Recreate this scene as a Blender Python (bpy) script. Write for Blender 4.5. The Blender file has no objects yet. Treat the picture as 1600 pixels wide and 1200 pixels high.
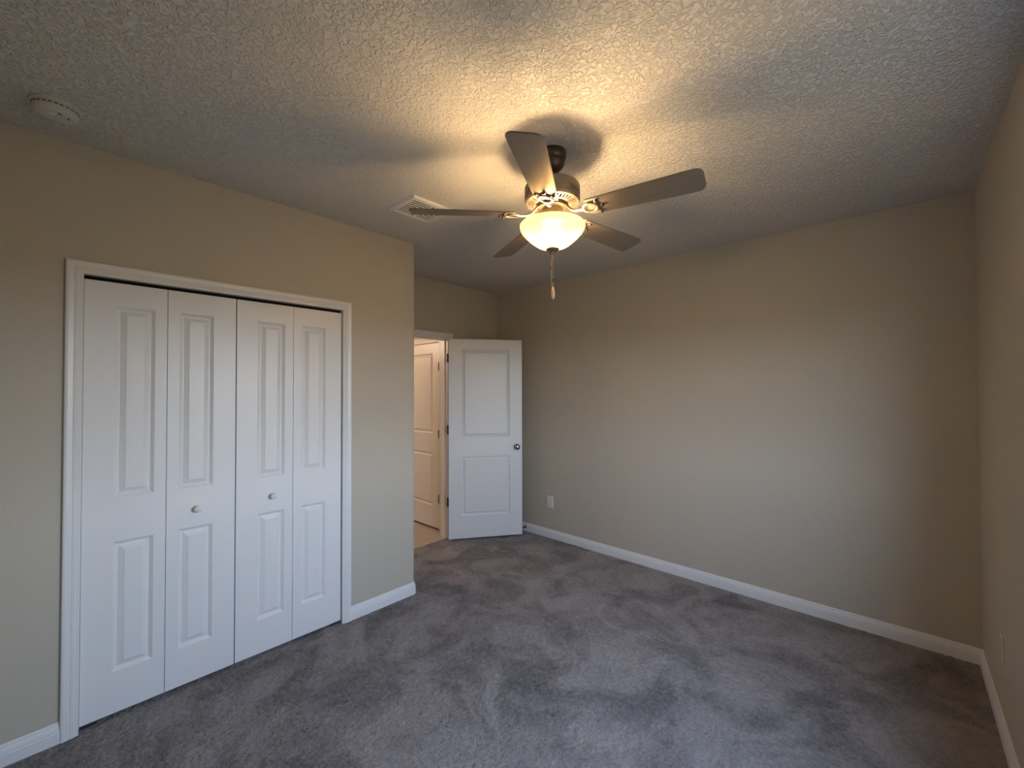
import bpy, bmesh, math, random
from mathutils import Vector, Matrix, noise

PI = math.pi
random.seed(4)
scene = bpy.context.scene
COL = scene.collection

# ------------------------------------------------------------------ camera
YAW, PITCH, ROLL = -0.7451515, 0.0146859, -0.0024960
CAM = Vector((2.70708, -3.48655, 1.52304))
F_PX = 659.565
fw = Vector((math.sin(YAW) * math.cos(PITCH), math.cos(YAW) * math.cos(PITCH), math.sin(PITCH)))
rt = Vector((math.cos(YAW), -math.sin(YAW), 0))
up = rt.cross(fw)
r2 = rt * math.cos(ROLL) + up * math.sin(ROLL)
u2 = -rt * math.sin(ROLL) + up * math.cos(ROLL)
cam_data = bpy.data.cameras.new('camera')
cam_data.sensor_width = 36.0
cam_data.lens = F_PX / 1600 * 36.0
cam_data.clip_start = 0.02
cam = bpy.data.objects.new('camera', cam_data)
COL.objects.link(cam)
M = Matrix((r2, u2, -fw)).transposed().to_4x4()
M.translation = CAM
cam.matrix_world = M
scene.camera = cam

# ------------------------------------------------------------------ room sizes (metres)
H = 2.635                 # ceiling
W = 3.021                 # right wall face
R = 0.7457                # recess: wall with the entrance door at x = -R
E = -1.6363               # outer corner of the closet wall
BACK = -3.86              # wall behind the camera
C0, C1, CZ = -3.401, -2.200, 2.053      # closet opening
D0, D1, DZ = -1.489, -0.727, 2.053      # entrance door clear opening
WY0, WY1, WZ0, WZ1 = -2.74, -1.36, 0.90, 2.12   # window in the right wall (out of frame)

# ------------------------------------------------------------------ view, world, lights
scene.view_settings.view_transform = 'Standard'
scene.view_settings.look = 'None'
scene.view_settings.gamma = 1.0
scene.view_settings.use_curve_mapping = False
scene.view_settings.exposure = 1.7
scene.cycles.use_denoising = True
scene.cycles.max_bounces = 10
scene.cycles.diffuse_bounces = 7
scene.cycles.sample_clamp_indirect = 8.0
scene.cycles.caustics_reflective = False
scene.cycles.caustics_refractive = False

SKY = 6.3
world = bpy.data.worlds.new('evening_sky')
scene.world = world
world.use_nodes = True
wn = world.node_tree
wn.nodes.clear()
w_out = wn.nodes.new('ShaderNodeOutputWorld')
w_bg = wn.nodes.new('ShaderNodeBackground')
w_tc = wn.nodes.new('ShaderNodeTexCoord')
w_sx = wn.nodes.new('ShaderNodeSeparateXYZ')
w_mr = wn.nodes.new('ShaderNodeMapRange')
w_cr = wn.nodes.new('ShaderNodeValToRGB')
w_mr.inputs['From Min'].default_value = -1
w_mr.inputs['From Max'].default_value = 1
e = w_cr.color_ramp.elements
e[0].position = 0.0;  e[0].color = (0.115, 0.100, 0.076, 1)
e[1].position = 0.49; e[1].color = (0.15, 0.132, 0.102, 1)
for p, c in ((0.51, (0.63, 0.70, 0.80, 1)), (0.66, (0.55, 0.69, 0.95, 1)), (1.0, (0.41, 0.57, 0.92, 1))):
    k = e.new(p); k.color = c
w_bg.inputs['Strength'].default_value = SKY
wn.links.new(w_tc.outputs['Generated'], w_sx.inputs[0])
wn.links.new(w_sx.outputs['Z'], w_mr.inputs['Value'])
wn.links.new(w_mr.outputs[0], w_cr.inputs[0])
wn.links.new(w_cr.outputs[0], w_bg.inputs['Color'])
wn.links.new(w_bg.outputs[0], w_out.inputs[0])

# daylight enters by the window: a sampling portal only, it adds no light of its own
pd = bpy.data.lights.new('window_portal', 'AREA')
pd.shape = 'RECTANGLE'
pd.size = WZ1 - WZ0
pd.size_y = WY1 - WY0
pd.cycles.is_portal = True
po = bpy.data.objects.new('window_portal', pd)
COL.objects.link(po)
po.location = (W + 0.14, (WY0 + WY1) / 2, (WZ0 + WZ1) / 2)
po.rotation_euler = (0, PI / 2, 0)

BULB = 178.0              # emission of each fan bulb
BULB_COL = (1.0, 0.66, 0.32, 1)
HALL_W = 11.0

# hallway ceiling lamp (beyond the door, out of frame)
hd = bpy.data.lights.new('hall_lamp', 'POINT')
hd.energy = HALL_W
hd.color = (1.0, 0.70, 0.49)
hd.shadow_soft_size = 0.12
ho = bpy.data.objects.new('hall_lamp', hd)
COL.objects.link(ho)
ho.location = (-2.35, -1.70, 2.20)


# ------------------------------------------------------------------ materials
def mat(name, color, rough=0.5, metal=0.0, spec=0.5, bump=None, emit=None):
    m = bpy.data.materials.new(name)
    m.use_nodes = True
    nt = m.node_tree
    b = nt.nodes['Principled BSDF']
    b.inputs['Base Color'].default_value = (*color, 1)
    b.inputs['Roughness'].default_value = rough
    b.inputs['Metallic'].default_value = metal
    b.inputs['Specular IOR Level'].default_value = spec
    if bump:
        scale, dist, detail = bump
        tc = nt.nodes.new('ShaderNodeTexCoord')
        n = nt.nodes.new('ShaderNodeTexNoise')
        n.inputs['Scale'].default_value = scale
        n.inputs['Detail'].default_value = detail
        bp = nt.nodes.new('ShaderNodeBump')
        bp.inputs['Distance'].default_value = dist
        bp.inputs['Strength'].default_value = 1.0
        nt.links.new(tc.outputs['Object'], n.inputs['Vector'])
        nt.links.new(n.outputs['Fac'], bp.inputs['Height'])
        nt.links.new(bp.outputs[0], b.inputs['Normal'])
    return m


M_WALL = mat('beige_wall_paint', (0.52, 0.475, 0.392), 0.55, spec=0.35, bump=(130, 0.0010, 3))
M_TRIM = mat('white_semi_gloss_trim', (0.78, 0.78, 0.775), 0.32)
M_DOOR = mat('white_door_paint', (0.80, 0.80, 0.795), 0.34, bump=(260, 0.00025, 2))
M_BRONZE = mat('oiled_bronze', (0.085, 0.060, 0.042), 0.38, metal=0.55)
M_HINGE = mat('dark_bronze_hinge', (0.020, 0.016, 0.013), 0.7, spec=0.15)
M_PEWTER = mat('brushed_brown_metal', (0.20, 0.165, 0.13), 0.45, metal=0.4)
M_CHROME = mat('satin_nickel', (0.42, 0.40, 0.37), 0.15, metal=1.0)
M_DARK = mat('recess_shade', (0.012, 0.011, 0.010), 0.9, spec=0.1)  # near-black colour stands in for the shade inside slots and openings
M_BLACK = mat('black_rubber', (0.014, 0.013, 0.012), 0.6)
M_PLASTIC = mat('white_plastic', (0.74, 0.73, 0.70), 0.4)
M_BEIGE = mat('pale_beige_plastic', (0.58, 0.54, 0.47), 0.45)
M_ALARM = mat('off_white_alarm_plastic', (0.60, 0.585, 0.55), 0.5)
M_VENT = mat('painted_white_metal', (0.72, 0.71, 0.68), 0.45)
M_BRASS = mat('bead_chain_metal', (0.62, 0.52, 0.38), 0.35, metal=0.8)
M_FOB = mat('pale_wood_fob', (0.66, 0.52, 0.34), 0.45)
M_STEEL = mat('galvanised_steel', (0.42, 0.42, 0.43), 0.4, metal=0.8)
M_OUT = mat('exterior_stucco', (0.45, 0.42, 0.38), 0.9)
M_HALLDOOR = mat('hall_white_paint', (0.74, 0.71, 0.67), 0.36)


def nodes(m):
    nt = m.node_tree
    return nt, nt.nodes['Principled BSDF']


def add(nt, kind, **kw):
    n = nt.nodes.new(kind)
    for k, v in kw.items():
        if k in n.inputs:
            n.inputs[k].default_value = v
        else:
            setattr(n, k, v)
    return n


def ramp(nt, stops):
    r = nt.nodes.new('ShaderNodeValToRGB')
    el = r.color_ramp.elements
    while len(el) < len(stops):
        el.new(0.5)
    for q, (p, v) in zip(el, stops):
        q.position = p
        q.color = (v, v, v, 1)
    return r


# knock-down textured ceiling
M_CEIL = mat('knockdown_ceiling', (0.70, 0.68, 0.64), 0.75, spec=0.2)
nt, b = nodes(M_CEIL)
tc = add(nt, 'ShaderNodeTexCoord')
n1 = add(nt, 'ShaderNodeTexNoise', Scale=64.0, Detail=3.0, Roughness=0.55, Distortion=0.6)
r1 = ramp(nt, ((0.42, 0.0), (0.56, 1.0)))
n2 = add(nt, 'ShaderNodeTexNoise', Scale=150.0, Detail=2.0)
mx = add(nt, 'ShaderNodeMath', operation='MULTIPLY_ADD')
mx.inputs[1].default_value = 0.22
bp = add(nt, 'ShaderNodeBump', Strength=1.0, Distance=0.0052)
nt.links.new(tc.outputs['Object'], n1.inputs['Vector'])
nt.links.new(tc.outputs['Object'], n2.inputs['Vector'])
nt.links.new(n1.outputs['Fac'], r1.inputs[0])
nt.links.new(n2.outputs['Fac'], mx.inputs[0])
nt.links.new(r1.outputs[0], mx.inputs[2])
nt.links.new(mx.outputs[0], bp.inputs['Height'])
nt.links.new(bp.outputs[0], b.inputs['Normal'])

# grey plush carpet: fibre noise plus brushed patches of nap
M_CARPET = mat('grey_plush_carpet', (0.1, 0.1, 0.1), 0.95, spec=0.08)
nt, b = nodes(M_CARPET)
b.inputs['Sheen Weight'].default_value = 0.12
b.inputs['Sheen Roughness'].default_value = 0.5
tc = add(nt, 'ShaderNodeTexCoord')
warp = add(nt, 'ShaderNodeTexNoise', Scale=5.0, Detail=4.0)
wadd = add(nt, 'ShaderNodeVectorMath', operation='MULTIPLY_ADD')
wadd.inputs[1].default_value = (0.30, 0.30, 0.0)
nt.links.new(tc.outputs['Object'], warp.inputs['Vector'])
nt.links.new(warp.outputs['Color'], wadd.inputs[0])
nt.links.new(tc.outputs['Object'], wadd.inputs[2])
vor = add(nt, 'ShaderNodeTexVoronoi', Scale=3.6)
vor.feature = 'SMOOTH_F1'
vor.inputs['Smoothness'].default_value = 0.12
nt.links.new(wadd.outputs[0], vor.inputs['Vector'])
vsep = add(nt, 'ShaderNodeSeparateColor')
nt.links.new(vor.outputs['Color'], vsep.inputs[0])
big = add(nt, 'ShaderNodeTexNoise', Scale=2.6, Detail=6.0, Roughness=0.62, Distortion=0.8)
nt.links.new(tc.outputs['Object'], big.inputs['Vector'])
rb = ramp(nt, ((0.41, 0.0), (0.50, 0.55), (0.58, 1.0)))
nt.links.new(big.outputs['Fac'], rb.inputs[0])
fib = add(nt, 'ShaderNodeTexNoise', Scale=120.0, Detail=4.0, Roughness=0.75)
nt.links.new(tc.outputs['Object'], fib.inputs['Vector'])
fib2 = add(nt, 'ShaderNodeTexNoise', Scale=40.0, Detail=3.0, Roughness=0.6)
nt.links.new(tc.outputs['Object'], fib2.inputs['Vector'])


def madd(a, k, c):
    m_ = add(nt, 'ShaderNodeMath', operation='MULTIPLY_ADD')
    nt.links.new(a, m_.inputs[0])
    m_.inputs[1].default_value = k
    if isinstance(c, float):
        m_.inputs[2].default_value = c
    else:
        nt.links.new(c, m_.inputs[2])
    return m_.outputs[0]


v = madd(vsep.outputs[0], 0.22, 0.0)
v = madd(rb.outputs[0], 0.50, v)
v = madd(fib.outputs['Fac'], 1.5, v)
v = madd(fib2.outputs['Fac'], 0.9, v)
cm = nt.nodes.new('ShaderNodeMapRange')
cm.inputs['From Min'].default_value = 0.70
cm.inputs['From Max'].default_value = 2.30
nt.links.new(v, cm.inputs['Value'])
mc = nt.nodes.new('ShaderNodeMix')
mc.data_type = 'RGBA'
mc.inputs['A'].default_value = (0.036, 0.032, 0.032, 1)
mc.inputs['B'].default_value = (0.50, 0.445, 0.420, 1)
nt.links.new(cm.outputs[0], mc.inputs['Factor'])
nt.links.new(mc.outputs['Result'], b.inputs['Base Color'])
bh = madd(fib.outputs['Fac'], 1.0, madd(fib2.outputs['Fac'], 1.2, 0.0))
bp = add(nt, 'ShaderNodeBump', Strength=1.0, Distance=0.008)
nt.links.new(bh, bp.inputs['Height'])
nt.links.new(bp.outputs[0], b.inputs['Normal'])

# beige hall tile
M_TILE = mat('beige_hall_tile', (0.48, 0.41, 0.33), 0.35)
nt, b = nodes(M_TILE)
tc = add(nt, 'ShaderNodeTexCoord')
br = add(nt, 'ShaderNodeTexBrick', Scale=1.0)
br.offset = 0.0
br.inputs['Color1'].default_value = (0.50, 0.43, 0.345, 1)
br.inputs['Color2'].default_value = (0.46, 0.395, 0.315, 1)
br.inputs['Mortar'].default_value = (0.33, 0.28, 0.22, 1)
br.inputs['Mortar Size'].default_value = 0.004
br.inputs['Brick Width'].default_value = 0.45
br.inputs['Row Height'].default_value = 0.45
nt.links.new(tc.outputs['Object'], br.inputs['Vector'])
nt.links.new(br.outputs['Color'], b.inputs['Base Color'])

# fan blade: dark brown wood grain
M_BLADE = mat('dark_walnut_blade', (0.085, 0.066, 0.052), 0.36)
nt, b = nodes(M_BLADE)
tc = add(nt, 'ShaderNodeTexCoord')
mp = add(nt, 'ShaderNodeMapping')
mp.inputs['Scale'].default_value = (3, 60, 10)
gn = add(nt, 'ShaderNodeTexNoise', Scale=1.0, Detail=5.0)
mc = nt.nodes.new('ShaderNodeMix')
mc.data_type = 'RGBA'
mc.inputs['A'].default_value = (0.140, 0.120, 0.097, 1)
mc.inputs['B'].default_value = (0.215, 0.186, 0.152, 1)
nt.links.new(tc.outputs['Object'], mp.inputs[0])
nt.links.new(mp.outputs[0], gn.inputs['Vector'])
nt.links.new(gn.outputs['Fac'], mc.inputs['Factor'])
nt.links.new(mc.outputs['Result'], b.inputs['Base Color'])

# alabaster glass bowl: light from the bulbs inside shines through it
M_BOWL = bpy.data.materials.new('alabaster_glass')
M_BOWL.use_nodes = True
nt = M_BOWL.node_tree
nt.nodes.clear()
out = add(nt, 'ShaderNodeOutputMaterial')
tr = nt.nodes.new('ShaderNodeBsdfTranslucent')
tr.inputs['Color'].default_value = (0.36, 0.28, 0.16, 1)
df = nt.nodes.new('ShaderNodeBsdfDiffuse')
df.inputs['Color'].default_value = (0.90, 0.84, 0.72, 1)
gl = nt.nodes.new('ShaderNodeBsdfGlossy')
gl.inputs['Roughness'].default_value = 0.2
m1 = add(nt, 'ShaderNodeMixShader', Fac=0.50)
m2 = add(nt, 'ShaderNodeMixShader', Fac=0.04)
nt.links.new(tr.outputs[0], m1.inputs[1])
nt.links.new(df.outputs[0], m1.inputs[2])
nt.links.new(m1.outputs[0], m2.inputs[1])
nt.links.new(gl.outputs[0], m2.inputs[2])
tpn = nt.nodes.new('ShaderNodeBsdfTransparent')
tpn.inputs['Color'].default_value = (1.0, 0.93, 0.80, 1)
m3 = add(nt, 'ShaderNodeMixShader', Fac=0.40)
nt.links.new(m2.outputs[0], m3.inputs[1])
nt.links.new(tpn.outputs[0], m3.inputs[2])
nt.links.new(m3.outputs[0], out.inputs['Surface'])

M_BULB = bpy.data.materials.new('lit_bulb')
M_BULB.use_nodes = True
nt = M_BULB.node_tree
nt.nodes.clear()
out = add(nt, 'ShaderNodeOutputMaterial')
em = nt.nodes.new('ShaderNodeEmission')
em.inputs['Color'].default_value = BULB_COL
em.inputs['Strength'].default_value = BULB
nt.links.new(em.outputs[0], out.inputs['Surface'])

M_GLASS = bpy.data.materials.new('window_glass')
M_GLASS.use_nodes = True
nt = M_GLASS.node_tree
nt.nodes.clear()
out = add(nt, 'ShaderNodeOutputMaterial')
tp = nt.nodes.new('ShaderNodeBsdfTransparent')
tp.inputs['Color'].default_value = (0.96, 0.98, 0.98, 1)
gl = nt.nodes.new('ShaderNodeBsdfGlossy')
gl.inputs['Roughness'].default_value = 0.02
ms = add(nt, 'ShaderNodeMixShader', Fac=0.05)
nt.links.new(tp.outputs[0], ms.inputs[1])
nt.links.new(gl.outputs[0], ms.inputs[2])
nt.links.new(ms.outputs[0], out.inputs['Surface'])


# ------------------------------------------------------------------ mesh helpers
class MB:
    def __init__(self):
        self.v, self.f = [], []

    def verts(self, pts):
        i = len(self.v)
        self.v += [tuple(p) for p in pts]
        return list(range(i, i + len(pts)))

    def face(self, *ids):
        self.f.append(tuple(ids))

    def quad(self, *pts):
        self.f.append(tuple(self.verts(pts)))

    def box(self, a, b, xf=None):
        x0, y0, z0 = (min(a[i], b[i]) for i in range(3))
        x1, y1, z1 = (max(a[i], b[i]) for i in range(3))
        p = [(x0, y0, z0), (x1, y0, z0), (x1, y1, z0), (x0, y1, z0),
             (x0, y0, z1), (x1, y0, z1), (x1, y1, z1), (x0, y1, z1)]
        if xf is not None:
            p = [xf @ Vector(q) for q in p]
        i = self.verts(p)
        for q in ((3, 2, 1, 0), (4, 5, 6, 7), (0, 1, 5, 4), (1, 2, 6, 5), (2, 3, 7, 6), (3, 0, 4, 7)):
            self.face(*[i[k] for k in q])

    def loft(self, rings, closed=True, cap=True):
        n = len(rings[0])
        ids = [self.verts(r) for r in rings]
        for a, b in zip(ids, ids[1:]):
            for k in range(n if closed else n - 1):
                l = (k + 1) % n
                self.face(a[k], a[l], b[l], b[k])
        if cap:
            self.face(*reversed(ids[0]))
            self.face(*ids[-1])

    def prism(self, poly, z0, z1):
        self.loft([[(x, y, z0) for x, y in poly], [(x, y, z1) for x, y in poly]])

    def lathe(self, prof, n=48, c=(0, 0, 0), axis='z', ring_closed=False):
        def put(r, z, a):
            x, y = r * math.cos(a), r * math.sin(a)
            if axis == 'z':
                p = (x, y, z)
            elif axis == 'x':
                p = (z, x, y)
            else:
                p = (x, z, -y)
            return (p[0] + c[0], p[1] + c[1], p[2] + c[2])
        ids = []
        for r, z in prof:
            if r < 1e-6:
                ids.append([self.verts([put(0, z, 0)])[0]] * n)
            else:
                ids.append(self.verts([put(r, z, 2 * PI * k / n) for k in range(n)]))
        pairs = list(zip(ids, ids[1:]))
        if ring_closed:
            pairs.append((ids[-1], ids[0]))
        for a, b in pairs:
            for k in range(n):
                l = (k + 1) % n
                q = []
                for w in (a[k], a[l], b[l], b[k]):
                    if w not in q:
                        q.append(w)
                if len(q) > 2:
                    self.face(*q)

    def tube(self, pts, rad, n=10):
        rings = []
        pts = [Vector(p) for p in pts]
        ref = Vector((0, 0, 1))
        for i, p in enumerate(pts):
            t = (pts[min(i + 1, len(pts) - 1)] - pts[max(i - 1, 0)]).normalized()
            rf = ref if abs(t.dot(ref)) < 0.95 else Vector((1, 0, 0))
            s = t.cross(rf).normalized()
            w = s.cross(t).normalized()
            rr = rad[i] if isinstance(rad, (list, tuple)) else (rad, rad)
            if not isinstance(rr, (list, tuple)):
                rr = (rr, rr)
            rings.append([p + s * rr[0] * math.cos(2 * PI * k / n) + w * rr[1] * math.sin(2 * PI * k / n) for k in range(n)])
        self.loft(rings)

    def build(self, name, material, parent=None, loc=(0, 0, 0), rot=(0, 0, 0), smooth=None, bevel=None):
        me = bpy.data.meshes.new(name)
        me.from_pydata(self.v, [], self.f)
        bm = bmesh.new()
        bm.from_mesh(me)
        bmesh.ops.recalc_face_normals(bm, faces=bm.faces)
        bm.to_mesh(me)
        bm.free()
        if smooth:
            for p in me.polygons:
                p.use_smooth = True
            me.set_sharp_from_angle(angle=math.radians(smooth))
        me.materials.append(material)
        o = bpy.data.objects.new(name, me)
        COL.objects.link(o)
        o.location = loc
        o.rotation_euler = rot
        if parent:
            o.parent = parent
        if bevel:
            md = o.modifiers.new('bevel', 'BEVEL')
            md.width = bevel
            md.segments = 2
            md.limit_method = 'ANGLE'
            md.angle_limit = math.radians(50)
        return o


def empty(name, loc, rz=0.0):
    o = bpy.data.objects.new(name, None)
    o.empty_display_size = 0.1
    COL.objects.link(o)
    o.location = loc
    o.rotation_euler = (0, 0, rz)
    return o


def tag(o, label, cat, group=None):
    o['label'] = label
    o['category'] = cat
    if group:
        o['group'] = group
    return o


def struct(o, label=None):
    o['kind'] = 'structure'
    if label:
        o['label'] = label
    return o


def dup(o, parent=None):
    c = o.copy()
    COL.objects.link(c)
    if parent:
        c.parent = parent
    return c


def sweep(profile, path):
    """profile [(d, z)] pushed off a floor path [(x, y)] towards its left, mitred."""
    mb = MB()
    P = [Vector(p) for p in path]
    rings = []
    for i, p in enumerate(P):
        ns = []
        if i > 0:
            t = (P[i] - P[i - 1]).normalized(); ns.append(Vector((-t.y, t.x)))
        if i < len(P) - 1:
            t = (P[i + 1] - P[i]).normalized(); ns.append(Vector((-t.y, t.x)))
        m = ns[0] if len(ns) == 1 else (ns[0] + ns[1]) / (1 + ns[0].dot(ns[1]))
        rings.append([(p.x + m.x * d, p.y + m.y * d, z) for d, z in profile])
    mb.loft(rings)
    return mb


def casing(mb, prof, s0, s1, zt, put):
    """door casing: profile (outward, protrusion) along jamb, head, jamb with mitres."""
    cap_rings = []
    for s, z, ds, dz in ((s0, 0.0, -1, 0), (s0, zt, -1, 1), (s1, zt, 1, 1), (s1, 0.0, 1, 0)):
        cap_rings.append([put(s + ds * w, z + dz * w, p) for w, p in prof])
    mb.loft(cap_rings)


def panel_face(mb, u_cuts, z_cuts, panels, prof, put):
    """front of a panelled leaf; prof [(inset, depth)] from panel rim to raised field."""
    for i in range(len(u_cuts) - 1):
        for j in range(len(z_cuts) - 1):
            u0, u1, a, bz = u_cuts[i], u_cuts[i + 1], z_cuts[j], z_cuts[j + 1]
            if (i, j) in panels:
                rings = []
                for w, d in prof:
                    rings.append([put(u0 + w, a + w, d), put(u1 - w, a + w, d), put(u1 - w, bz - w, d), put(u0 + w, bz - w, d)])
                mb.loft(rings, cap=False)
                mb.quad(*rings[-1])
            else:
                mb.quad(put(u0, a, 0), put(u1, a, 0), put(u1, bz, 0), put(u0, bz, 0))


def leaf_mesh(width, height, thick, u0, u1, zp, prof, both=True):
    """leaf in local space: x along the width, z up, front face at y = -thick/2 .. shows -y."""
    mb = MB()
    uc = [0, u0, u1, width]
    zc = [0, zp[0], zp[1], zp[2], zp[3], height]
    pn = {(1, 1), (1, 3)}
    panel_face(mb, uc, zc, pn, prof, lambda u, z, d: (u, d, z))
    panel_face(mb, uc, zc, pn, prof if both else [(0, 0)], lambda u, z, d: (u, thick - d, z))
    for a, c in (((0, 0), (width, 0)), ((width, height), (0, height))):
        mb.quad((a[0], 0, a[1]), (c[0], 0, c[1]), (c[0], thick, c[1]), (a[0], thick, a[1]))
    for u in (0, width):
        mb.quad((u, 0, 0), (u, thick, 0), (u, thick, height), (u, 0, height))
    return mb


def arc(cx, cy, r, a0, a1, n=8):
    return [(cx + r * math.cos(math.radians(a0 + (a1 - a0) * k / n)),
             cy + r * math.sin(math.radians(a0 + (a1 - a0) * k / n))) for k in range(n + 1)]


# ------------------------------------------------------------------ the room shell
T = 0.115
RB = 0.018                # rounded corner bead

# the carpet: a slab whose top is a fine tufted grid
def carpet():
    import numpy as np
    rng = np.random.default_rng(7)
    x0, x1, y0, y1, cell = -R - 0.012, W, BACK, 0.0, 0.0065
    nx, ny = int((x1 - x0) / cell), int((y1 - y0) / cell)
    gx, gy = np.meshgrid(np.linspace(x0, x1, nx), np.linspace(y0, y1, ny), indexing='ij')
    jx = (rng.random((nx, ny)) - 0.5) * cell * 0.6
    jy = (rng.random((nx, ny)) - 0.5) * cell * 0.6
    jx[0] = jx[-1] = 0; jy[:, 0] = jy[:, -1] = 0
    z = (rng.random((nx, ny)) - 0.62) * 0.0075
    # clumps of pile a few centimetres across
    for k in (5, 11):
        c = rng.random((nx // k + 3, ny // k + 3)) - 0.5
        ix, iy = np.arange(nx) / k, np.arange(ny) / k
        a, b_ = ix.astype(int), iy.astype(int)
        fx_, fy_ = (ix - a)[:, None], (iy - b_)[None, :]
        z += 0.0042 * ((c[np.ix_(a, b_)] * (1 - fx_) + c[np.ix_(a + 1, b_)] * fx_) * (1 - fy_)
                       + (c[np.ix_(a, b_ + 1)] * (1 - fx_) + c[np.ix_(a + 1, b_ + 1)] * fx_) * fy_)
    top = np.stack([gx + jx, gy + jy, z - 0.001], -1).reshape(-1, 3)
    base = np.array([[x0, y0, -0.12], [x1, y0, -0.12], [x1, y1, -0.12], [x0, y1, -0.12]])
    n = nx * ny
    idx = np.arange(n).reshape(nx, ny)
    quads = np.stack([idx[:-1, :-1], idx[1:, :-1], idx[1:, 1:], idx[:-1, 1:]], -1).reshape(-1, 4)
    me = bpy.data.meshes.new('floor')
    nq = len(quads)
    sides = [list(idx[:, 0][::-1]) + [n, n + 1], list(idx[-1, :][::-1]) + [n + 1, n + 2],
             list(idx[:, -1]) + [n + 2, n + 3], list(idx[0, :]) + [n + 3, n], [n + 3, n + 2, n + 1, n]]
    me.vertices.add(n + 4)
    me.vertices.foreach_set('co', np.concatenate([top, base]).astype(np.float32).ravel())
    loops = np.concatenate([quads.ravel()] + [np.array(q) for q in sides]).astype(np.int32)
    tot = np.array([4] * nq + [len(q) for q in sides], np.int32)
    st = np.concatenate([[0], np.cumsum(tot)[:-1]]).astype(np.int32)
    me.loops.add(len(loops))
    me.loops.foreach_set('vertex_index', loops)
    me.polygons.add(len(tot))
    me.polygons.foreach_set('loop_start', st)
    me.polygons.foreach_set('loop_total', tot)
    sm = np.ones(len(tot), bool); sm[nq:] = False
    me.polygons.foreach_set('use_smooth', sm)
    me.update(calc_edges=True)
    me.validate()
    me.materials.append(M_CARPET)
    o = bpy.data.objects.new('floor', me)
    COL.objects.link(o)
    return o


struct(carpet(), 'dark grey plush carpet covering the bedroom floor')
mb = MB(); mb.box((-3.0, -2.9, -0.12), (-R - 0.012, -0.50, -0.006))
struct(mb.build('floor_hall', M_TILE), 'beige tile floor of the hallway seen through the doorway')
mb = MB(); mb.box((-R - T, BACK - T, H), (W + T, T, H + 0.1))
struct(mb.build('ceiling', M_CEIL), 'white ceiling with knockdown texture')
mb = MB(); mb.box((-3.0, -2.9, 2.45), (-R - T, -0.5, 2.55))
struct(mb.build('ceiling_hall', M_CEIL))

# closet wall with its wide opening and the rounded free corner
mb = MB()
mb.box((-T, BACK, 0), (0, C0 - 0.018, H))
mb.box((-T, C0 - 0.018, CZ + 0.018), (0, C1 + 0.018, H))
mb.prism([(-T, C1 + 0.018), (0, C1 + 0.018)] + arc(-RB, E - RB, RB, 0, 90) + [(-T, E)], 0, H)
struct(mb.build('wall_left', M_WALL, smooth=30), 'beige wall around the white closet doors')
mb = MB(); mb.box((-R, E - T, 0), (-T, E, H))
struct(mb.build('wall_closet_side', M_WALL))
# wall with the entrance door
mb = MB()
mb.box((-R - T, BACK, 0), (-R, D0 - 0.018, H))
mb.box((-R - T, D0 - 0.018, DZ + 0.018), (-R, D1 + 0.018, H))
mb.box((-R - T, D1 + 0.018, 0), (-R, 0, H))
struct(mb.build('wall_recess', M_WALL), 'short beige wall above the open bedroom door')
mb = MB(); mb.box((-R - T, 0, 0), (W + T, T, H))
struct(mb.build('wall_far', M_WALL), 'long bare beige wall opposite the camera')
mb = MB()
mb.box((W, BACK, 0), (W + T, WY0, H)); mb.box((W, WY1, 0), (W + T, 0, H))
mb.box((W, WY0, 0), (W + T, WY1, WZ0)); mb.box((W, WY0, WZ1), (W + T, WY1, H))
struct(mb.build('wall_right', M_WALL), 'beige wall at the right edge of the view')
mb = MB(); mb.box((-R - T, BACK - T, 0), (W + T, BACK, H))
struct(mb.build('wall_back', M_WALL))

# hallway beyond the entrance door
HY = -0.640
HX0, HX1 = -1.708, -0.984          # opening of the hall door
mb = MB()
mb.box((HX1, HY, 0), (-R - T, HY + T, 2.45)); mb.box((-3.0, HY, 0), (HX0, HY + T, 2.45))
mb.box((HX0, HY, 2.055), (HX1, HY + T, 2.45))
mb.box((HX0 - 0.1, HY + T, -0.006), (HX1 + 0.1, HY + T + 0.02, 2.2))
struct(mb.build('wall_hall_end', M_WALL))
mb = MB(); mb.box((-3.0 - T, -2.9, 0), (-3.0, -0.5, 2.45))
struct(mb.build('wall_hall_far', M_WALL))
mb = MB(); mb.box((-3.0, -2.9 - T, 0), (-R - T, -2.9, 2.45))
struct(mb.build('wall_hall_side', M_WALL))

# window in the right wall, beside the camera and out of the frame
win = struct(empty('window_1', (W + T / 2, (WY0 + WY1) / 2, WZ0)), 'white framed window in the right wall')
hw, hh = (WY1 - WY0) / 2, WZ1 - WZ0
mb = MB()
for s in (-1, 1):
    mb.box((-0.03, s * hw, 0), (0.03, s * (hw - 0.045), hh))
    mb.box((-0.03, -0.025, 0), (0.03, 0.025, hh))
mb.box((-0.03, -hw, 0), (0.03, hw, 0.05)); mb.box((-0.03, -hw, hh - 0.045), (0.03, hw, hh))
mb.box((-0.02, -hw, hh / 2 - 0.02), (0.025, hw, hh / 2 + 0.02))
mb.build('window_frame', M_TRIM, win)
mb = MB(); mb.box((0.0, -hw + 0.03, 0.03), (0.005, hw - 0.03, hh - 0.03))
mb.build('window_glass', M_GLASS, win)
mb = MB(); mb.box((-T / 2 - 0.012, -hw, -0.02), (-0.03, hw, 0.004))
mb.build('window_sill', M_TRIM, win)

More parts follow.
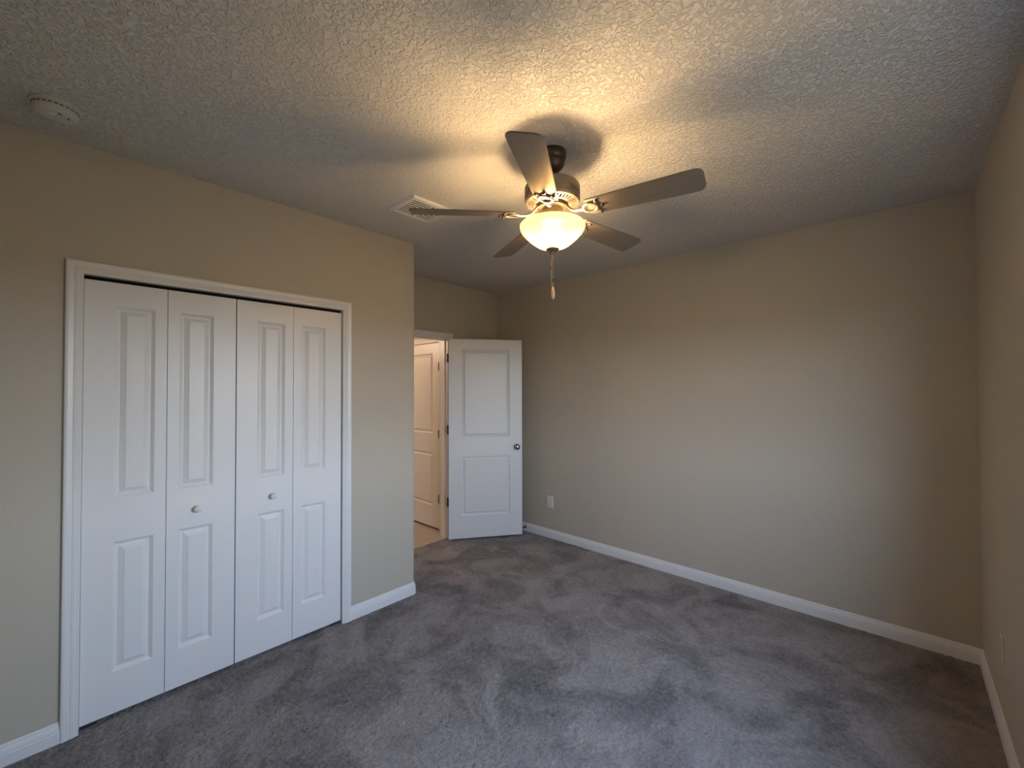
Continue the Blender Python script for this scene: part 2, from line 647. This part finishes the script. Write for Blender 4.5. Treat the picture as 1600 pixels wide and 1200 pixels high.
# ------------------------------------------------------------------ trim
CAS = [(0, 0), (0, 0.010), (0.004, 0.0125), (0.013, 0.0125), (0.0165, 0.0160), (0.026, 0.0160),
       (0.0285, 0.0140), (0.031, 0.0165), (0.046, 0.0190), (0.053, 0.0185), (0.057, 0.0145), (0.057, 0)]
mb = MB()
casing(mb, CAS, C0, C1, CZ, lambda s, z, p: (p, s, z))
mb.box((-T, C0 - 0.018, 0), (0.002, C0, CZ)); mb.box((-T, C1, 0), (0.002, C1 + 0.018, CZ))
mb.box((-T, C0 - 0.018, CZ), (0.002, C1 + 0.018, CZ + 0.018))
t1 = struct(mb.build('trim_1', M_TRIM), 'white moulded casing around the closet doors')
mb = MB()
mb.box((-0.050, C0 + 0.002, CZ - 0.016), (-0.028, C1 - 0.002, CZ - 0.001))
mb.build('closet_track', M_DARK, t1)
for y, s in ((C0, 1), (C1, -1)):
    mb = MB()
    mb.box((-0.052, y, 0.0), (-0.012, y + s * 0.060, 0.004))
    mb.box((-0.052, y, 0.0), (-0.012, y + s * 0.003, 0.030))
    mb.build('pivot_bracket', M_STEEL, t1)

mb = MB()
casing(mb, CAS, D0 - 0.005, D1 + 0.005, DZ + 0.005, lambda s, z, p: (-R + p, s, z))
casing(mb, CAS, D0 - 0.005, D1 + 0.005, DZ + 0.005, lambda s, z, p: (-R - T - p, s, z))
mb.box((-R - T, D0 - 0.018, -0.005), (-R + 0.001, D0, DZ)); mb.box((-R - T, D1, -0.005), (-R + 0.001, D1 + 0.018, DZ))
mb.box((-R - T, D0 - 0.018, DZ), (-R + 0.001, D1 + 0.018, DZ + 0.018))
sx0, sx1 = -R - 0.075, -R - 0.040            # door stop strip
mb.box((sx0, D0, -0.005), (sx1, D0 + 0.011, DZ)); mb.box((sx0, D1 - 0.011, -0.005), (sx1, D1, DZ))
mb.box((sx0, D0, DZ - 0.011), (sx1, D1, DZ))
struct(mb.build('trim_2', M_TRIM), 'white casing and jamb of the bedroom doorway')

mb = MB()
casing(mb, CAS, HX0 + 0.004, HX1 - 0.004, 2.051, lambda s, z, p: (s, HY - p, z))
struct(mb.build('trim_3', M_HALLDOOR), 'casing of the closed door in the hallway')

BB = [(0, 0), (0.0145, 0), (0.0145, 0.048), (0.0125, 0.052), (0.0135, 0.056), (0.0105, 0.067),
      (0.0075, 0.074), (0.0060, 0.082), (0.0030, 0.0865), (0, 0.0875)]


def baseboard(name, path, label=None):
    struct(sweep(BB, path).build(name, M_TRIM), label)


# paths run with the room on their left
baseboard('baseboard_left', [(0, C0 - 0.057), (0, BACK)], 'short white baseboard left of the closet')
corner = [(-R, E)] + list(reversed(arc(-RB, E - RB, RB, 0, 90))) + [(0, C1 + 0.057)]
baseboard('baseboard_closet_corner', corner, 'white baseboard wrapping the corner right of the closet')
baseboard('baseboard_recess', [(-R, 0), (-R, D1 + 0.062)])
baseboard('baseboard_far', [(W, 0), (-R, 0)], 'long white baseboard along the far wall')
baseboard('baseboard_right', [(W, BACK), (W, 0)], 'white baseboard along the right wall')
baseboard('baseboard_back', [(0, BACK), (W, BACK)])

# ------------------------------------------------------------------ closet bifold doors
RAISED = [(0, 0), (0.002, 0.0012), (0.013, 0.0085), (0.0145, 0.0105), (0.0195, 0.0105), (0.021, 0.0088), (0.040, 0.0018), (0.0415, 0.0008)]
RAISED = [(w, d * 1.3) for w, d in RAISED]
ZP = [0.190, 0.795, 1.000, 1.903]
LH = 2.012


def bifold_knob(parent, u):
    k = MB()
    k.lathe([(0, 0.001), (0.0085, 0.0), (0.0085, -0.006), (0.0105, -0.012), (0.0165, -0.018), (0.0185, -0.024), (0.0170, -0.030), (0.0115, -0.0345), (0, -0.036)], 28, axis='y')
    return k.build('knob', M_PLASTIC, parent, loc=(u, 0, 0.888), smooth=50)


def bifold(name, y0, knob_leaf, label):
    # leaf local x runs along world +y, local -y faces the room (+x)
    d = struct(empty(name, (-0.010, y0, 0.022), PI / 2), label)
    wleaf = 0.2960
    for k in range(2):
        wide_left = (k == 0)
        u0, u1 = (0.104, 0.250) if wide_left else (0.048, 0.194)
        lf = leaf_mesh(wleaf, LH, 0.030, u0, u1, ZP, RAISED).build('leaf', M_DOOR, d, loc=(k * 0.2985, 0, 0))
        if k == knob_leaf:
            bifold_knob(lf, 0.126 if k == 1 else 0.184)
        hg = MB()
        if k == 0:
            for z in (0.25, 1.0, 1.75):
                hg.lathe([(0, 0), (0.003, 0), (0.003, 0.06), (0, 0.06)], 8, c=(wleaf + 0.0015, 0.026, z))
            hg.build('hinge', M_STEEL, lf, smooth=40)
    return d


bifold('door_3', -3.3990, 1, 'left pair of white folding closet doors, with two raised panels on each leaf')
bifold('door_4', -2.7990, 0, 'right pair of white folding closet doors, nearer the bedroom doorway')

# shelf-less back wall closes off the closet, coloured near-black as shade behind the doors
mb = MB(); mb.box((-R, BACK, -0.001), (-R + 0.01, E - T, H))
struct(mb.build('wall_closet_back', M_DARK))

# ------------------------------------------------------------------ bedroom door, swung wide open
A_LEAF = math.radians(54.5)
LEAF_T = 0.035
GROOVE = [(0, 0), (0.003, 0.0025), (0.008, 0.0075), (0.014, 0.0100), (0.020, 0.0085), (0.034, 0.0030), (0.037, 0.0010)]
GROOVE = [(w, d * 1.25) for w, d in GROOVE]
d1 = struct(empty('door_1', (-0.670, -0.773, 0.018), A_LEAF), 'white two-panel bedroom door standing wide open against the far corner')
# local x along the leaf, local -y faces the camera
lf = leaf_mesh(0.762, 2.030, LEAF_T, 0.130, 0.632, [0.226, 0.826, 1.023, 1.925], GROOVE).build('leaf', M_DOOR, d1)
KN = [(0, 0.0), (0.030, 0.0), (0.031, -0.003), (0.027, -0.008), (0.012, -0.011), (0.0105, -0.022), (0.013, -0.028),
      (0.0235, -0.036), (0.0270, -0.045), (0.0260, -0.054), (0.0190, -0.061), (0.008, -0.0635), (0, -0.064)]
k = MB(); k.lathe(KN, 32, axis='y')
k.build('door_knob', M_CHROME, lf, loc=(0.704, 0, 0.913), smooth=45)
k = MB(); k.lathe([(r, -y) for r, y in KN], 32, axis='y')
k.build('door_knob', M_CHROME, lf, loc=(0.704, LEAF_T, 0.913), smooth=45)
k = MB(); k.box((0.7615, 0.006, 0.885), (0.7632, LEAF_T - 0.006, 0.942))
k.build('latch_plate', M_CHROME, lf)
for z in (0.325, 1.060, 1.790):
    k = MB()
    k.lathe([(0, z), (0.0075, z), (0.0075, z + 0.089), (0, z + 0.089)], 12, c=(-0.012, LEAF_T - 0.010, 0))
    k.box((-0.012, LEAF_T - 0.012, z), (0.0, LEAF_T - 0.009, z + 0.089))
    k.box((-0.0025, 0.003, z), (0.0003, LEAF_T - 0.008, z + 0.089))
    k.build('hinge', M_BRONZE, d1, smooth=40)

# closed door in the hall wall
d2 = struct(empty('door_2', (HX0 + 0.006, HY, 0.018)), 'white panelled hallway door seen through the doorway, tinted by warm light')
lf = leaf_mesh(HX1 - HX0 - 0.012, 2.028, LEAF_T, 0.126, HX1 - HX0 - 0.012 - 0.126, [0.235, 0.815, 1.030, 1.915], GROOVE)
lf.build('leaf', M_HALLDOOR, d2)
for z in (0.280, 0.985, 1.720):
    k = MB()
    k.lathe([(0, z), (0.0075, z), (0.0075, z + 0.089), (0, z + 0.089)], 12, c=(HX1 - HX0 - 0.0165, -0.007, 0))
    k.box((HX1 - HX0 - 0.030, -0.003, z), (HX1 - HX0 - 0.010, 0.0, z + 0.089))
    k.build('hinge', M_HINGE, d2, smooth=40)

# spring stop screwed to the baseboard behind the open door
ds = tag(empty('door_stop', (-0.300, -0.0140, 0.046)), 'small dark spring door stop on the baseboard behind the open door', 'door stop')
k = MB(); k.lathe([(0, 0), (0.012, 0), (0.012, -0.004), (0.007, -0.008), (0, -0.008)], 20, axis='y')
k.build('base', M_BRONZE, ds, smooth=40)
k = MB()
k.tube([(0.0062 * math.cos(a), -0.008 - 0.060 * a / (2 * PI * 12), 0.0062 * math.sin(a)) for a in [2 * PI * i / 14 for i in range(14 * 12 + 1)]], 0.0017, 6)
k.build('spring', M_BRONZE, ds, smooth=60)
k = MB(); k.lathe([(0, -0.066), (0.0085, -0.066), (0.0095, -0.070), (0.0095, -0.080), (0.0075, -0.083), (0, -0.084)], 20, axis='y')
k.build('tip', M_BLACK, ds, smooth=40)


# ------------------------------------------------------------------ wall outlets
def outlet(loc, rz, label, m_plate):
    # local -y faces the room
    t = tag(empty('wall_outlet', loc, rz), label, 'outlet')
    k = MB(); w, h = 0.0375, 0.060
    k.loft([[(-w, 0, -h), (w, 0, -h), (w, 0, h), (-w, 0, h)],
            [(-w, -0.003, -h), (w, -0.003, -h), (w, -0.003, h), (-w, -0.003, h)],
            [(-w + 0.004, -0.0065, -h + 0.004), (w - 0.004, -0.0065, -h + 0.004), (w - 0.004, -0.0065, h - 0.004), (-w + 0.004, -0.0065, h - 0.004)]])
    k.build('cover_plate', m_plate, t)
    k = MB()
    k.box((-0.0165, -0.0085, -0.0335), (0.0165, -0.006, 0.0335))
    rc = k.build('receptacle', m_plate, t, bevel=0.001)
    for s in (-1, 1):
        for x, a, b2 in ((-0.0062, -0.002, 0.007), (0.0062, -0.001, 0.006)):
            k = MB(); k.box((x - 0.001, -0.0088, s * 0.018 + a), (x + 0.001, -0.0080, s * 0.018 + b2))
            k.build('socket_slot', M_BLACK, rc)
        k = MB(); k.lathe([(0, -0.0088), (0.0026, -0.0088), (0.0026, -0.008), (0, -0.008)], 12, c=(0, 0, s * 0.018 - 0.008), axis='y')
        k.build('ground_hole', M_BLACK, rc)
    for s in (-1, 1):
        k = MB(); k.lathe([(0, -0.0075), (0.003, -0.0072), (0.003, -0.006), (0, -0.006)], 12, c=(0, 0, s * 0.048), axis='y')
        k.build('screw', m_plate, t)
    return t


outlet((0.026, 0, 0.369), 0, 'white wall outlet low on the long far wall, right of the open door', M_PLASTIC)
outlet((W, -0.655, 0.385), -PI / 2, 'pale beige wall outlet low on the right wall, near the right corner of the room', M_BEIGE)

# ------------------------------------------------------------------ smoke alarm
sa = tag(empty('smoke_alarm', (0.300, -3.493, H)), 'round white smoke alarm on the ceiling above the closet', 'smoke alarm')
k = MB(); k.lathe([(0, 0), (0.071, 0), (0.071, -0.008), (0.068, -0.010), (0, -0.010)], 56)
k.build('base', M_ALARM, sa, smooth=35)
k = MB(); k.lathe([(0, -0.010), (0.062, -0.010), (0.062, -0.016), (0.066, -0.0165), (0.066, -0.022), (0.0635, -0.034), (0.057, -0.040), (0.040, -0.0425), (0, -0.0430)], 56)
cv = k.build('cover', M_ALARM, sa, smooth=35)
k = MB()
for i in range(26):
    xf = Matrix.Rotation(2 * PI * i / 26, 4, 'Z')
    k.box((0.0645, -0.0052, -0.0215), (0.0664, 0.0052, -0.0180), xf)
k.build('side_vent', M_DARK, cv)
k = MB(); k.lathe([(0, -0.0425), (0.011, -0.0425), (0.011, -0.0445), (0.009, -0.0455), (0, -0.0455)], 24, c=(0.016, -0.012, 0))
k.build('test_button', M_PLASTIC, cv, smooth=40)
for a in (0.3, 1.25):
    k = MB(); k.box((0.034, -0.006, -0.0440), (0.038, 0.006, -0.0422), Matrix.Rotation(a, 4, 'Z'))
    k.build('sound_slot', M_DARK, cv)

# ------------------------------------------------------------------ ceiling air vent
av = tag(empty('air_vent', (0.550, -1.965, H)), 'square white louvred air vent on the ceiling left of the fan', 'air vent')
fx, fy, fr = 0.138, 0.150, 0.030
k = MB()
rings = []
for (ax, ay, z) in ((fx, fy, 0.0), (fx, fy, -0.003), (fx - 0.012, fy - 0.012, -0.012), (fx - fr, fy - fr, -0.012), (fx - fr, fy - fr, -0.001)):
    rings.append([(-ax, -ay, z), (ax, -ay, z), (ax, ay, z), (-ax, ay, z)])
k.loft(rings, cap=False)
k.build('frame', M_VENT, av)
k = MB(); k.box((-fx + fr - 0.002, -fy + fr - 0.002, -0.0012), (fx - fr + 0.002, fy - fr + 0.002, 0.0))
k.build('duct_shade_sheet', M_DARK, av)  # flat near-black sheet, painted as the shaded depth of the duct
nsl = 9
pitch_ = 2 * (fx - fr) / nsl
for i in range(nsl):
    x = -fx + fr + pitch_ * (i + 0.5)
    k = MB()
    xf = Matrix.Translation((x, 0, -0.0085)) @ Matrix.Rotation(math.radians(-25), 4, 'Y')
    k.box((-0.0037, -fy + fr, -0.0006), (0.0037, fy - fr, 0.0006), xf)
    k.build('louver', M_VENT, av)
k = MB(); k.box((-fx + fr, -0.006, -0.0145), (fx - fr, 0.006, -0.009))
k.build('crossbar', M_VENT, av)

# ------------------------------------------------------------------ ceiling fan
FX, FY = 1.517, -1.916
fan = tag(empty('ceiling_fan', (FX, FY, H)), 'five-blade bronze ceiling fan with a lit glass bowl light', 'ceiling fan')


def zl(z):
    return z - H


def lz(prof):
    return [(r, zl(z)) for r, z in prof]


k = MB()
k.lathe(lz([(0, H), (0.064, H), (0.066, 2.628), (0.066, 2.612), (0.062, 2.600), (0.055, 2.594), (0.058, 2.588), (0.058, 2.578), (0.050, 2.562), (0.036, 2.548), (0.020, 2.541), (0, 2.541)]), 48)
k.build('canopy', M_BRONZE, fan, smooth=45)
k = MB(); k.lathe(lz([(0, 2.55), (0.0135, 2.55), (0.0135, 2.47), (0, 2.47)]), 24)
rod = k.build('downrod', M_BRONZE, fan, smooth=40)
k = MB(); k.lathe(lz([(0, 2.500), (0.022, 2.500), (0.026, 2.492), (0.026, 2.478), (0, 2.478)]), 24)
k.build('coupling', M_BRONZE, rod, smooth=40)
k = MB()
k.lathe(lz([(0, 2.486), (0.050, 2.486), (0.110, 2.480), (0.124, 2.474), (0.1285, 2.466), (0.1285, 2.420), (0.126, 2.417), (0.100, 2.415), (0, 2.415)]), 64)
mh = k.build('motor_housing', M_PEWTER, fan, smooth=40)
k = MB(); k.lathe(lz([(0, 2.4148), (0.1225, 2.4148), (0.1225, 2.4100), (0, 2.4100)]), 48)
k.build('slot_shade_disc', M_DARK, mh, smooth=40)  # added dark disc, its colour gives the shade behind the plate's slots
# slotted vent plate under the motor
k = MB()
k.lathe(lz([(0.1265, 2.420), (0.1285, 2.414), (0.1275, 2.404), (0.122, 2.395), (0.114, 2.391), (0.114, 2.394), (0.120, 2.399), (0.124, 2.408), (0.124, 2.420)]), 64, ring_closed=True)
k.lathe(lz([(0.088, 2.386), (0.080, 2.384), (0.074, 2.387), (0.072, 2.394), (0.075, 2.394), (0.082, 2.389), (0.088, 2.390)]), 64, ring_closed=True)
for i in range(40):
    a0 = 2 * PI * (i - 0.25) / 40
    a1 = 2 * PI * (i + 0.25) / 40
    rr = []
    for r, z in ((0.0865, 2.386), (0.1155, 2.3915)):
        rr.append([(r * math.cos(a0), r * math.sin(a0), zl(z)), (r * math.cos(a1), r * math.sin(a1), zl(z)),
                   (r * math.cos(a1), r * math.sin(a1), zl(z + 0.003)), (r * math.cos(a0), r * math.sin(a0), zl(z + 0.003))])
    k.loft(rr)
k.build('vent_plate', M_PEWTER, mh, smooth=30)
k = MB(); k.lathe(lz([(0, 2.410), (0.070, 2.410), (0.070, 2.372), (0.062, 2.366), (0, 2.366)]), 48)
k.build('flywheel', M_BRONZE, fan, smooth=40)
k = MB(); k.lathe(lz([(0, 2.372), (0.046, 2.372), (0.050, 2.366), (0.050, 2.318), (0.056, 2.312), (0.056, 2.304), (0.030, 2.300), (0, 2.300)]), 48)
sw = k.build('switch_housing', M_PEWTER, fan, smooth=40)
# threaded stem that carries the glass, with two bulb sockets
k = MB(); k.lathe(lz([(0, 2.302), (0.006, 2.302), (0.006, 2.170), (0, 2.170)]), 16)
k.build('stem', M_BRASS, fan, smooth=40)

BZ = 2.336
NB = MB()
out_ = [(0.178, -0.052), (0.30, -0.058), (0.45, -0.064), (0.58, -0.067)]
tipc = [(0.655 - 0.030 * (1 - math.sin(a)), -0.067 + 0.034 * (1 - math.cos(a)) * 1.0) for a in [i * PI / 2 / 6 for i in range(7)]]
edge = out_ + tipc
poly = edge + [(x, -y) for x, y in reversed(edge)]
# soft round the tip a little outward at the middle
ring = []
for x, y in poly:
    ring.append((x, y))
NB.loft([[(x, y, 0.0) for x, y in ring], [(x, y, 0.0065) for x, y in ring]])
PITCHB = math.radians(-13)
IR = MB()
IR.tube([(0.055, 0, 0.040), (0.072, 0, 0.037), (0.086, 0, 0.020), (0.100, 0, 0.006), (0.118, 0, 0.000), (0.150, 0, -0.003), (0.163, 0, -0.003)],
        [(0.012, 0.006), (0.011, 0.006), (0.009, 0.006), (0.008, 0.006), (0.008, 0.006), (0.010, 0.006), (0.014, 0.005)], 12)
nn = 28
ringpts = [(0.190 + 0.032 * math.cos(2 * PI * i / nn), 0.030 * math.sin(2 * PI * i / nn), -0.0035) for i in range(nn)]
rr = []
for i in range(nn):
    p = Vector(ringpts[i]); t = (Vector(ringpts[(i + 1) % nn]) - Vector(ringpts[i - 1])).normalized()
    s = Vector((t.y, -t.x, 0))
    rr.append([p + s * 0.0075 * math.cos(2 * PI * j / 8) + Vector((0, 0, 1)) * 0.0050 * math.sin(2 * PI * j / 8) for j in range(8)])
rr.append(rr[0])
IR.loft(rr, cap=False)
for s in (-1, 0, 1):
    a = Vector((0.214, s * 0.020, -0.003)); c_ = Vector((0.246 if s == 0 else 0.228, s * 0.040, -0.002))
    IR.tube([a, (a + c_) / 2, c_], [(0.008, 0.0035), (0.007, 0.003), (0.010, 0.003)], 10)
SC = MB()
SC.lathe([(0, -0.008), (0.0045, -0.0075), (0.0060, -0.005), (0.0060, 0.0), (0, 0.0)], 14)
blade0 = NB.build('blade', M_BLADE, bevel=0.002)
iron0 = IR.build('blade_iron', M_PEWTER, smooth=50)
screw0 = SC.build('screw', M_BRONZE, smooth=40)
SPOTS = ((0.246, 0.0), (0.228, 0.040), (0.228, -0.040))
for i in range(5):
    b_ = blade0 if i == 0 else dup(blade0)
    b_.parent = fan
    b_.location = (0, 0, zl(BZ))
    b_.rotation_mode = 'XYZ'
    b_.rotation_euler = Matrix.Rotation(math.radians(11 + 72 * i), 3, 'Z').to_4x4().to_euler()
    b_.rotation_euler = (Matrix.Rotation(math.radians(11 + 72 * i), 3, 'Z') @ Matrix.Rotation(PITCHB, 3, 'X')).to_euler()
    ir = iron0 if i == 0 else dup(iron0)
    ir.parent = b_
    for j, (x, y) in enumerate(SPOTS):
        s_ = screw0 if (i == 0 and j == 0) else dup(screw0)
        s_.parent = b_
        s_.location = (x, y, -0.003)

# light kit
k = MB()
outer = [(0.1490, 2.2935), (0.1510, 2.2900), (0.1515, 2.2820), (0.1490, 2.2720), (0.1420, 2.2595), (0.1290, 2.2440), (0.1110, 2.2265),
         (0.0890, 2.2085), (0.0660, 2.1940), (0.0430, 2.1850), (0.0200, 2.1815), (0.0075, 2.1810)]
inner = [(r - 0.003 if r > 0.02 else r, z + 0.0025) for r, z in outer]
k.lathe(lz(outer + list(reversed(inner))), 72, ring_closed=True)
k.build('lamp_shade', M_BOWL, fan, smooth=60)
k = MB(); k.lathe(lz([(0, 2.1835), (0.030, 2.1830), (0.0315, 2.1795), (0.029, 2.1755), (0.018, 2.1710), (0.0135, 2.1670), (0.0150, 2.1640), (0.0130, 2.1590), (0.006, 2.1570), (0, 2.1570)]), 32)
k.build('finial', M_PEWTER, fan, smooth=45)
for a in (0.6, 0.6 + PI):
    dx, dy = math.cos(a), math.sin(a)
    k = MB()
    ps = [Vector((dx * r, dy * r, zl(z))) for r, z in ((0.024, 2.303), (0.029, 2.285), (0.031, 2.268))]
    k.tube(ps, 0.012, 14)
    so = k.build('bulb_socket', M_PLASTIC, fan, smooth=50)
    bl = MB()
    bp_ = []
    for r, t in ((0.012, 0.0), (0.016, 0.008), (0.026, 0.020), (0.0295, 0.034), (0.0270, 0.048), (0.016, 0.058), (0.0, 0.061)):
        bp_.append((r, t))
    q = Vector((dx * 0.12, dy * 0.12, -1)).normalized()
    rot = Vector((0, 0, 1)).rotation_difference(q).to_matrix().to_4x4()
    tmp = MB(); tmp.lathe([(0, 0.0)] + bp_, 20)
    tmp.v = [tuple(rot @ Vector(p) + Vector((dx * 0.031, dy * 0.031, zl(2.270)))) for p in tmp.v]
    tmp.build('bulb', M_BULB, fan, smooth=60)


def bead_chain(x, y, z0, z1):
    k = MB()
    n = int((z0 - z1) / 0.0045)
    pr = [(0, z0)]
    for i in range(n):
        zt = z0 - (i + 0.5) * (z0 - z1) / n
        pr += [(0.0009, zt + 0.0021), (0.0019, zt), (0.0009, zt - 0.0021)]
    pr.append((0, z1))
    k.lathe(lz(pr), 8, c=(x, y, 0))
    return k.build('pull_chain', M_BRASS, fan, smooth=60)


rx, ry = rt.x, rt.y
for off, zend, zc in ((-0.0060, 2.006, 2.094), (0.0015, 2.001, 2.036)):
    ch = bead_chain(off * rx, off * ry, 2.160, zend)
    k = MB(); k.lathe(lz([(0, zc + 0.004), (0.0032, zc + 0.003), (0.0032, zc - 0.003), (0, zc - 0.004)]), 10, c=(off * rx, off * ry, 0))
    k.build('chain_connector', M_BRONZE, ch, smooth=40)
    if off > 0:
        k = MB(); k.lathe(lz([(0, 2.003), (0.0040, 2.001), (0.0075, 1.990), (0.0095, 1.974), (0.0090, 1.960), (0.0060, 1.949), (0, 1.945)]), 24, c=(off * rx, off * ry, 0))
        k.build('fob', M_FOB, ch, smooth=60)
    else:
        k = MB(); k.lathe(lz([(0, 2.007), (0.0026, 2.005), (0.0026, 1.999), (0, 1.997)]), 10, c=(off * rx, off * ry, 0))
        k.build('chain_end', M_BRASS, ch, smooth=40)
